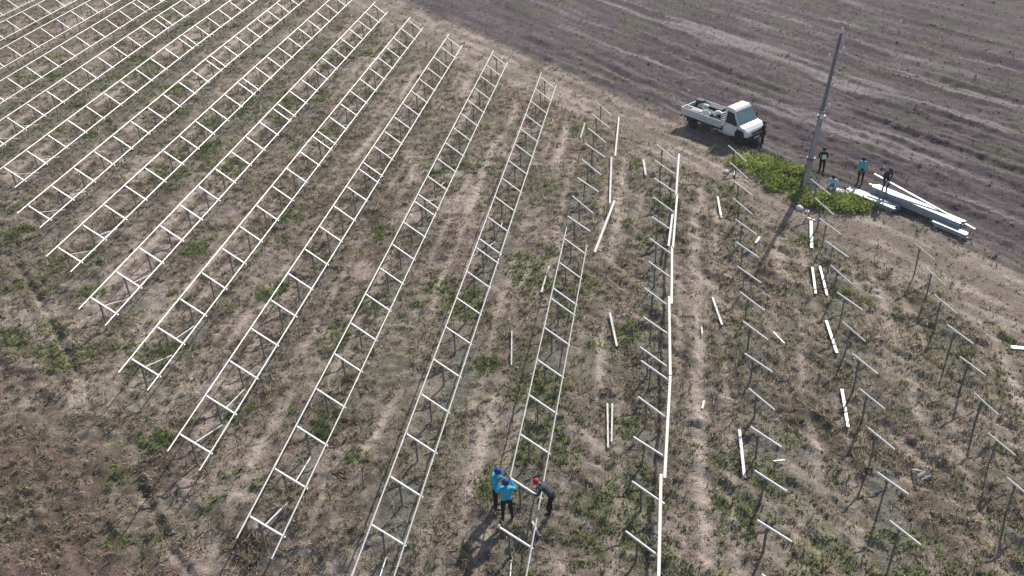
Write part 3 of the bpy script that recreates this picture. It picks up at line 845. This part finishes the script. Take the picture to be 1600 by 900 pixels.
for side in (0, 1):
    dr = plate([sidept(CX + .16, .62, side, .016), sidept(CX + .98, .62, side, .016), sidept(CX + 1.02, .86, side, .016), sidept(CX + 1.16, 1.03, side, .016), sidept(CX + 1.16, 1.24, side, .016), sidept(CX + .16, 1.24, side, .016)], 'door', M['paint'], truck, .014)
    plate([sidept(CX + .13, .59, side, .008), sidept(CX + 1.005, .59, side, .008), sidept(CX + 1.05, .85, side, .008), sidept(CX + 1.19, 1.02, side, .008), sidept(CX + 1.19, 1.265, side, .008), sidept(CX + .13, 1.265, side, .008)], 'door_seal', M['black'], truck, .006)
    MB().box((CX + .20, (.03 if side == 0 else W2 - .045), 1.10), (CX + .36, (.045 if side == 0 else W2 - .03), 1.14)).build('handle', M['black'], dr)
    MB().box((CX + .18, (.034 if side == 0 else W2 - .046), .70), (CX + 1.0, (.046 if side == 0 else W2 - .034), .77)).build('rub_strip', M['black'], dr)
    plate([sidept(CX + .22, 1.28, side), sidept(CX + 1.14, 1.20, side), sidept(CX + 1.12, 1.30, side), sidept(CX + .74, 1.93, side), sidept(CX + .26, 1.97, side)], 'side_window', M['glass'], truck, .012)
    ys_ = -.12 if side == 0 else W2 + .02
    mr_ = MB().box((CX + 1.00, ys_, 1.26), (CX + 1.10, ys_ + .10 + .0, 1.60)).build('mirror', M['black'], truck, bevel=.02)
    MB().box((CX + 1.03, (-.03 if side == 0 else W2 - .10), 1.30), (CX + 1.07, (.10 if side == 0 else W2 + .03), 1.34)).build('mirror_arm', M['black'], mr_)
    plate([(CX + 1.955 + .018, (.16 if side == 0 else W2 - .46), .84), (CX + 1.955 + .018, (.46 if side == 0 else W2 - .16), .84), (CX + 1.925, (.44 if side == 0 else W2 - .18), .985), (CX + 1.925, (.18 if side == 0 else W2 - .44), .985)], 'headlight', M['lens'], truck, .015)
    MB().box((CX + 1.04, (.045 if side == 0 else W2 - .10), .50), (CX + 1.68, (.10 if side == 0 else W2 - .045), .98)).build('wheel_arch', M['black'], truck)
dx_ = .30
def wsp(u, v):  # windscreen plane point; u 0..1 across, v 0..1 up
    x = CX + 1.255 - .44 * v; z = 1.335 + .68 * v; t_ = tuck(x, z) + .05
    return (x + .012, t_ + (W2 - 2 * t_) * u, z + .008)
ws = plate([wsp(0, 0), wsp(1, 0), wsp(1, 1), wsp(0, 1)], 'windscreen', M['windscreen'], truck, .010)
MB().sweep([(-.012, -.01), (.012, -.01), (.012, .01), (-.012, .01)], (CX + 1.29, .55, 1.345), (CX + 1.20, 1.0, 1.47)).build('wiper', M['black'], ws)
MB().box((CX + .001, .30, 1.35), (CX - .012, W2 - .30, 1.90)).build('rear_window', M['glass'], truck)
MB().box((CX + 1.72, .04, .36), (CX + 2.00, W2 - .04, .70)).build('bumper', M['black'], truck, bevel=.03)
gl = MB().box((CX + 1.94, .55, .76), (CX + 1.985, W2 - .55, .94)).build('grille', M['black'], truck)
for k in range(3): MB().box((CX + 1.986, .58, .79 + k * .05), (CX + 1.996, W2 - .58, .81 + k * .05)).build('bar', M['rim'], gl)
MB().box((CX + 2.001, .76, .47), (CX + 2.010, 1.26, .59)).build('number_plate', M['white'], truck)
for k, yy in enumerate((.55, 1.45)):
    MB().box((CX + .05, yy - .02, 2.195), (CX + .11, yy + .02, 2.25)).build('marker_light', M['amber'], truck)
tyre = MB().lathe([(.20, -.10), (.30, -.11), (.34, -.08), (.345, 0), (.34, .08), (.30, .11), (.20, .10)], n=24, axis='y').mesh('tyre', M['rubber'], True)
rimm = MB().lathe([(.06, -.07), (.10, -.09), (.17, -.06), (.205, -.095), (.205, .095), (.10, .05), (.06, .04)], n=20, axis='y').mesh('rim', M['rim'], False)
for xx in (.95, CX + 1.37):
    for yy in (.13, W2 - .13):
        w_ = thing('wheel', '', '', (0, 0, 0)); del w_['label']; del w_['category']
        w_.parent = truck; w_.location = (xx, yy, .345)
        if yy > 1: w_.rotation_euler.z = math.pi
        inst('tyre', tyre, w_); inst('rim', rimm, w_)
for yy in (.0, W2 - .26):
    MB().box((.50, yy + .01, .40), (.54, yy + .25, .78)).build('mudflap', M['black'], truck)
MB().box((1.55, .12, .42), (2.55, .40, .72)).build('fuel_tank', M['steel'], truck, bevel=.03)

# load on the truck bed (each its own thing)
def onbed(x, y, z):
    c, s = math.cos(HD), math.sin(HD); return (tx + x * c - y * s, ty + x * s + y * c, tz + .905 + z)
def load(name, label, cat, b, x, y, rz, m, z=0.0, bevel=.01, smooth=False):
    o = b.build(name, M[m], None, smooth, bevel); o.location = onbed(x, y, z); o.rotation_euler.z = HD + R(rz)
    return tag(o, label, cat, 'load on the truck bed')
load('crate', 'black open crate behind the truck cab, on the far side', 'crate', MB().box((-.35, -.25, 0), (.35, .25, .03)).box((-.35, -.25, .03), (-.32, .25, .34)).box((.32, -.25, .03), (.35, .25, .34)).box((-.32, -.25, .03), (.32, -.22, .34)).box((-.32, .22, .03), (.32, .25, .34)), 2.75, 1.5, 5, 'crate', bevel=0)
load('crate', 'black open crate behind the truck cab, on the near side', 'crate', MB().box((-.3, -.25, 0), (.3, .25, .03)).box((-.3, -.25, .03), (-.27, .25, .30)).box((.27, -.25, .03), (.3, .25, .30)).box((-.27, -.25, .03), (.27, -.22, .30)).box((-.27, .22, .03), (.27, .25, .30)), 2.7, .55, -8, 'crate', bevel=0)
load('tool_box', 'long dark box on the truck bed along its far side', 'box', MB().box((-.5, -.22, 0), (.5, .22, .30)).box((-.52, -.24, .302), (.52, .24, .36)), 1.65, 1.6, 3, 'crate')
def heap(r, h, sx, sy, seed):
    b = MB(); rj = random.Random(seed)
    b.lathe([(r, 0), (r * 1.05, h * .35), (r * .85, h * .7), (r * .45, h * .95), (r * .05, h)], n=11)
    b.v = [(vx * sx * rj.uniform(.82, 1.18), vy * sy * rj.uniform(.82, 1.18), vz * rj.uniform(.85, 1.15)) for vx, vy, vz in b.v]
    return b
load('sack', 'white sack in the middle of the truck load, behind the cab', 'sack', heap(.3, .42, 1.2, .8, 2), 2.25, 1.0, 20, 'bag', smooth=True, bevel=0)
load('tarp_heap', 'dark crumpled tarp in the middle of the truck bed', 'tarp', heap(.42, .30, 1.3, .9, 5), 1.55, .85, -10, 'tarp', smooth=True, bevel=0)
load('sack', 'pale sack at the rear of the truck bed', 'sack', heap(.34, .34, 1.4, .8, 9), .70, 1.45, 10, 'bag', smooth=True, bevel=0)
bnd = MB()
for k in range(5): bnd.sweep(cprof(.09, .06), (-.9, -.2 + k * .10, .04 + .02 * (k % 2)), (.9, -.22 + k * .105, .05 + .03 * ((k + 1) % 2)))
for k in range(3): bnd.sweep(cprof(.09, .06), (-.8, -.12 + k * .11, .13), (.95, -.14 + k * .12, .13))
for k in range(3): bnd.sweep(cprof(.09, .06), (-.9, -.16 + k * .14, .21 + .03 * k), (.8, -.05 + k * .10, .24))
load('profile_bundle', 'bundle of bright metal profiles on the near side of the truck bed', 'metal profiles', bnd, .95, .50, 2, 'bright', bevel=0)
load('cable_drum', 'small dark cable drum at the rear corner of the truck bed', 'drum', MB().lathe([(.22, 0), (.22, .03), (.10, .035), (.10, .24), (.22, .245), (.22, .275)], n=16), .28, .42, 0, 'crate', bevel=0)

load('sack', 'large white sack on the near side of the truck bed, middle', 'sack', heap(.30, .52, 1.1, .8, 21), 1.75, .38, 15, 'bag', smooth=True, bevel=0)
load('crate', 'tall black box near the tailgate on the far side of the truck bed', 'box', MB().box((-.25, -.2, 0), (.25, .2, .48)).box((-.27, -.22, .482), (.27, .22, .52)), .30, 1.55, 6, 'crate')
load('tarp_heap', 'high dark heap between the crates behind the truck cab', 'tarp', heap(.26, .60, 1.0, .9, 23), 2.78, 1.02, 0, 'crate', smooth=True, bevel=0)
load('tool_bag', 'black tool bag beside the white sack on the truck bed', 'bag', heap(.24, .34, 1.2, .8, 14), 2.25, .45, 30, 'crate', smooth=True, bevel=0)
load('tarp_heap', 'black bundle on the truck bed near the tailgate', 'bundle', heap(.30, .30, 1.3, .8, 15), .85, 1.0, -20, 'crate', smooth=True, bevel=0)
# ------------------------------------------------------------------ people
def lerp(a, b, t): return tuple(a[i] + (b[i] - a[i]) * t for i in range(3))
def person(label, loc, rz, height, J, top, legs, hat=None, hatm=None, hood=False, skirt=True, extra=None):
    """J: joint overrides, local frame x right, y forward, z up, for a 1.75 m figure"""
    D = dict(pelvis=(0, 0, .95), waist=(0, .0, 1.08), chest=(0, .0, 1.28), neck=(0, .0, 1.47), jaw=(0, .03, 1.56), head=(0, .02, 1.66),
             shL=(-.19, 0, 1.42), shR=(.19, 0, 1.42), elL=(-.26, .0, 1.14), elR=(.26, .0, 1.14), wrL=(-.27, .07, .90), wrR=(.27, .07, .90),
             hipL=(-.10, 0, .91), hipR=(.10, 0, .91), knL=(-.115, .02, .50), knR=(.115, .02, .50), anL=(-.12, -.02, .09), anR=(.12, -.02, .09), toL=(-.14, .17, .045), toR=(.14, .17, .045))
    D.update(J)
    t = thing('person', label, 'person', (loc[0], loc[1], loc[2]), rz, 'workers on the site')
    t.scale = (height / 1.75,) * 3
    vs, es, rad, cls = [], [], [], []
    def v(p, r, c, par=None, r2=None):
        vs.append(p); rad.append((r, r2 or r)); cls.append(c)
        if par is not None: es.append((par, len(vs) - 1))
        return len(vs) - 1
    pe = v(D['pelvis'], .145, 'legs', r2=.115)
    wa = v(D['waist'], .150, 'top', pe, .115); ch = v(D['chest'], .175, 'top', wa, .125)
    nb = v(lerp(D['chest'], D['neck'], .75), .13, 'top', ch, .095)
    ne = v(D['neck'], .058, 'skin', nb)
    ja = v(D['jaw'], .070, 'skin', ne, .082); he = v(D['head'], .092, 'skin', ja, .105)
    hd = Vector(D['head']) - Vector(D['jaw'])
    tp = v(tuple(Vector(D['head']) + hd.normalized() * .05), .070, 'skin', he, .085)
    for S, sg in (('L', -1), ('R', 1)):
        sh = v(D['sh' + S], .075, 'top', nb); el = v(D['el' + S], .055, 'top', sh); wr = v(D['wr' + S], .042, 'top', el)
        dirv = (Vector(D['wr' + S]) - Vector(D['el' + S])).normalized()
        palm = v(tuple(Vector(D['wr' + S]) + dirv * .07), .030, 'skin', wr, .036)
        side = dirv.cross(Vector((0, 1, 0)))
        side = (side if side.length > .2 else dirv.cross(Vector((1, 0, 0)))).normalized(); bend = side.cross(dirv).normalized()
        for f, ln in ((-1.5, .062), (-.5, .075), (.5, .072), (1.5, .055)):
            k0 = Vector(vs[palm]) + dirv * .045 + side * .018 * f
            a0 = v(tuple(k0), .0095, 'skin', palm); a1 = v(tuple(k0 + dirv * ln * .5 + bend * .008), .009, 'skin', a0)
            v(tuple(k0 + dirv * ln * .85 + bend * .03), .008, 'skin', a1)
        th0 = v(tuple(Vector(vs[palm]) + side * .045 * sg + dirv * .01), .011, 'skin', palm); v(tuple(Vector(vs[th0]) + dirv * .045 + side * .015 * sg), .009, 'skin', th0)
        hp = v(D['hip' + S], .105, 'legs', pe); mt_ = v(lerp(D['hip' + S], D['kn' + S], .5), .088, 'legs', hp)
        kn = v(D['kn' + S], .066, 'legs', mt_); cf = v(lerp(D['kn' + S], D['an' + S], .35), .064, 'legs', kn)
        an = v(D['an' + S], .050, 'boot', cf); v(D['to' + S], .042, 'boot', an)
    me = bpy.data.meshes.new('body'); me.from_pydata(vs, es, [])
    ob = bpy.data.objects.new('body', me); COL.objects.link(ob)
    sk_ = ob.modifiers.new('skin', 'SKIN'); sk_.use_smooth_shade = True
    lay = me.skin_vertices[0].data
    for i, r in enumerate(rad): lay[i].radius = r; lay[i].use_root = (i == 0)
    sb = ob.modifiers.new('sub', 'SUBSURF'); sb.levels = 2; sb.render_levels = 2
    dg = bpy.context.evaluated_depsgraph_get()
    fm = bpy.data.meshes.new_from_object(ob.evaluated_get(dg), depsgraph=dg)
    bpy.data.objects.remove(ob)
    fm.name = 'body'; fm.materials.clear()
    mats = {'top': top, 'legs': legs, 'skin': 'skin', 'boot': 'boots'}; order = ['top', 'legs', 'skin', 'boot']
    for k in order: fm.materials.append(M[mats[k]])
    A = np.array([vs[a] for a, b in es]); B = np.array([vs[b] for a, b in es]); ra = np.array([rad[a][0] for a, b in es]); rb = np.array([rad[b][0] for a, b in es])
    ce = np.array([p.center for p in fm.polygons]); mi = np.zeros(len(ce), np.int32)
    for i in range(0, len(ce), 4000):
        c = ce[i:i + 4000, None]
        d = B - A; u = np.clip(((c - A) * d).sum(-1) / (d * d).sum(-1), 0, 1)
        dist = np.linalg.norm(c - A - d * u[..., None], axis=-1) - (ra * (1 - u) + rb * u)
        e = dist.argmin(1); uu_ = u[np.arange(len(e)), e]
        for j in range(len(e)):
            a_, b_ = es[e[j]]; mi[i + j] = order.index(cls[b_] if uu_[j] > .55 else cls[a_])
    fm.polygons.foreach_set('material_index', mi); fm.polygons.foreach_set('use_smooth', [True] * len(fm.polygons))
    inst('body', fm, t)
    H = Vector(D['head']); U = hd.normalized(); F = Vector((0, 1, 0)); F = (F - U * F.dot(U)).normalized(); S_ = F.cross(U)
    rotm = Matrix((S_, F, U)).transposed().to_4x4(); rotm.translation = H
    def headpiece(name, b, m, smooth=True):
        o = b.build(name, M[m], t, smooth); o.matrix_local = rotm; return o
    fb = MB()
    for sx in (-.034, .034): fb.lathe([(.0125, 0), (.010, .006), (.002, .009)], (sx, .096, -.005), 8, 'y')
    headpiece('eyes', fb, 'hair')
    headpiece('nose', MB().add([(0, .128, -.035), (-.018, .094, -.045), (.018, .094, -.045), (0, .098, .01)], [(0, 1, 3), (0, 3, 2), (0, 2, 1), (1, 2, 3)]), 'skin')
    headpiece('mouth', MB().box((-.026, .088, -.075), (.026, .099, -.066)), 'redcap' if False else 'hair')
    er = MB()
    for sx in (-.098, .098): er.lathe([(.026, -.008), (.030, 0), (.02, .008)], (sx, -.005, -.015), 8, 'x')
    headpiece('ears', er, 'skin')
    cap = [(.116, -.02), (.120, .02), (.112, .07), (.085, .112), (.045, .132), (.006, .138)]
    if hat == 'cap':
        c = MB().lathe(cap, n=16); hp_ = headpiece('cap', c, hatm)
        pk = MB().add([(-.085, .07, .005), (.085, .07, .005), (.07, .19, -.012), (-.07, .19, -.012), (-.085, .07, .02), (.085, .07, .02), (.07, .19, .0), (-.07, .19, .0)], [(0, 1, 2, 3), (4, 7, 6, 5), (0, 4, 5, 1), (1, 5, 6, 2), (2, 6, 7, 3), (3, 7, 4, 0)])
        po = pk.build('peak', M[hatm], hp_)
    elif hat == 'beanie':
        headpiece('beanie', MB().lathe([(.114, -.045), (.124, -.03), (.124, .005), (.118, .03)] + cap[2:], n=16), hatm)
    else:
        hr = MB().lathe([(.100, -.06), (.112, -.02), (.118, .03), (.110, .07), (.08, .105), (.03, .122), (.004, .124)], (0, -.018, 0), 14)
        headpiece('hair', hr, hatm or 'hair')
    if extra: extra(t, D)
    return t

def P(x, y):
    x, y = onground(x, y)
    return (x, y, gz(x, y) - .02)
# near group: two at the end of the left rail, one bent over the right rail
person('worker in cyan jacket and blue cap, left one of the pair at the rail end', P(-5.12, 23.75), R(-75), 1.86,
       dict(elL=(-.25, .17, 1.18), wrL=(-.14, .38, 1.16), elR=(.25, .17, 1.16), wrR=(.15, .38, 1.10), neck=(0, .05, 1.47), jaw=(0, .12, 1.55), head=(0, .13, 1.64), chest=(0, .03, 1.28)), 'cyan', 'navy', 'cap', 'bluecap')
person('worker in cyan jacket, back to camera, reaching up to the rail end', P(-4.62, 23.30), R(18), 1.90,
       dict(elL=(-.30, .10, 1.22), wrL=(-.22, .28, 1.42), elR=(.30, .10, 1.25), wrR=(.20, .26, 1.46), knL=(-.13, .03, .50), anL=(-.16, -.06, .09), toL=(-.20, .12, .045), knR=(.13, .03, .50), anR=(.17, .02, .09), toR=(.2, .2, .045)), 'cyan2', 'navy', 'cap', 'bluecap')
person('worker in dark jacket and red cap bent over the low rail of the half-built table', P(-3.18, 23.80), R(78), 1.78,
       dict(pelvis=(0, -.10, .92), waist=(0, .0, 1.02), chest=(0, .17, 1.16), neck=(0, .30, 1.28), jaw=(0, .39, 1.31), head=(0, .46, 1.37), shL=(-.19, .27, 1.22), shR=(.19, .27, 1.22), elL=(-.24, .33, .98), elR=(.24, .33, .98), wrL=(-.16, .48, .92), wrR=(.16, .50, .94), hipL=(-.10, -.10, .88), hipR=(.10, -.10, .88)), 'slate', 'blackcloth', 'cap', 'redcap')
# at the truck
person('person in dark clothes standing at the front of the white truck', P(6.12, 56.45), R(60), 1.62,
       dict(elL=(-.24, .12, 1.18), wrL=(-.12, .30, 1.10), elR=(.24, .12, 1.18), wrR=(.12, .30, 1.10)), 'blackcloth', 'navy', None, 'hair')
# by the pole
def panel(t, D):
    b = MB()
    g_ = [(-.12, .135, 1.06), (.12, .135, 1.06), (.125, .150, 1.20), (.12, .155, 1.36), (-.12, .155, 1.36), (-.125, .150, 1.20)]
    b.add(g_ + [(x_, y_ + .012, z_) for x_, y_, z_ in g_], [(0, 1, 2, 3, 4, 5), (11, 10, 9, 8, 7, 6)] + [(i, (i + 1) % 6, 6 + (i + 1) % 6, 6 + i) for i in range(6)])
    b.build('chest_panel', M['white'], t)
person('person all in black with a white panel on the chest, by the pole', P(9.28, 52.72), R(186), 1.70,
       dict(elL=(-.27, -.04, 1.16), wrL=(-.14, -.14, 1.02), elR=(.27, -.04, 1.16), wrR=(.14, -.14, 1.02)), 'blackcloth', 'blackcloth', None, 'hair', extra=panel)
person('person in pale blue crouching at the shrubs beside the pole', P(9.62, 50.35), R(160), 1.72,
       dict(pelvis=(0, -.12, .48), waist=(0, -.06, .60), chest=(0, .08, .78), neck=(0, .16, .96), jaw=(0, .22, 1.03), head=(0, .25, 1.12), shL=(-.19, .12, .90), shR=(.19, .12, .90), elL=(-.30, .26, .70), elR=(.30, .26, .70), wrL=(-.16, .44, .56), wrR=(.16, .44, .56),
            hipL=(-.11, -.10, .44), hipR=(.11, -.10, .44), knL=(-.20, .26, .56), knR=(.20, .26, .56), anL=(-.17, .05, .09), anR=(.17, .05, .09), toL=(-.19, .24, .045), toR=(.19, .24, .045)), 'paleblue', 'jeans', None, 'hair')
person('person in turquoise jacket and black trousers standing behind the zinc stack', P(11.35, 51.75), R(170), 1.68,
       dict(elL=(-.27, .08, 1.15), wrL=(-.15, .24, 1.05), elR=(.27, .08, 1.15), wrR=(.15, .24, 1.05), jaw=(0, .06, 1.55), head=(0, .07, 1.64)), 'teal', 'blackcloth', None, 'hair')
zz = gz(12.3, 49.9) + .52
person('person in dark purple jacket on the zinc stack holding up a long rail', (12.35, 50.02, zz), R(-165), 1.62,
       dict(pelvis=(0, -.10, .86), waist=(0, -.03, .98), chest=(0, .10, 1.15), neck=(0, .19, 1.31), jaw=(0, .27, 1.37), head=(0, .32, 1.45), shL=(-.19, .16, 1.26), shR=(.19, .16, 1.26), elL=(-.26, .10, .98), elR=(.26, .10, .98), wrL=(-.20, .10, .76), wrR=(.20, .08, .76), hipL=(-.10, -.09, .82), hipR=(.10, -.09, .82), knL=(-.14, .14, .48), knR=(.14, .12, .46)), 'purple', 'navy', None, 'hair')
print('objects', len(bpy.data.objects))
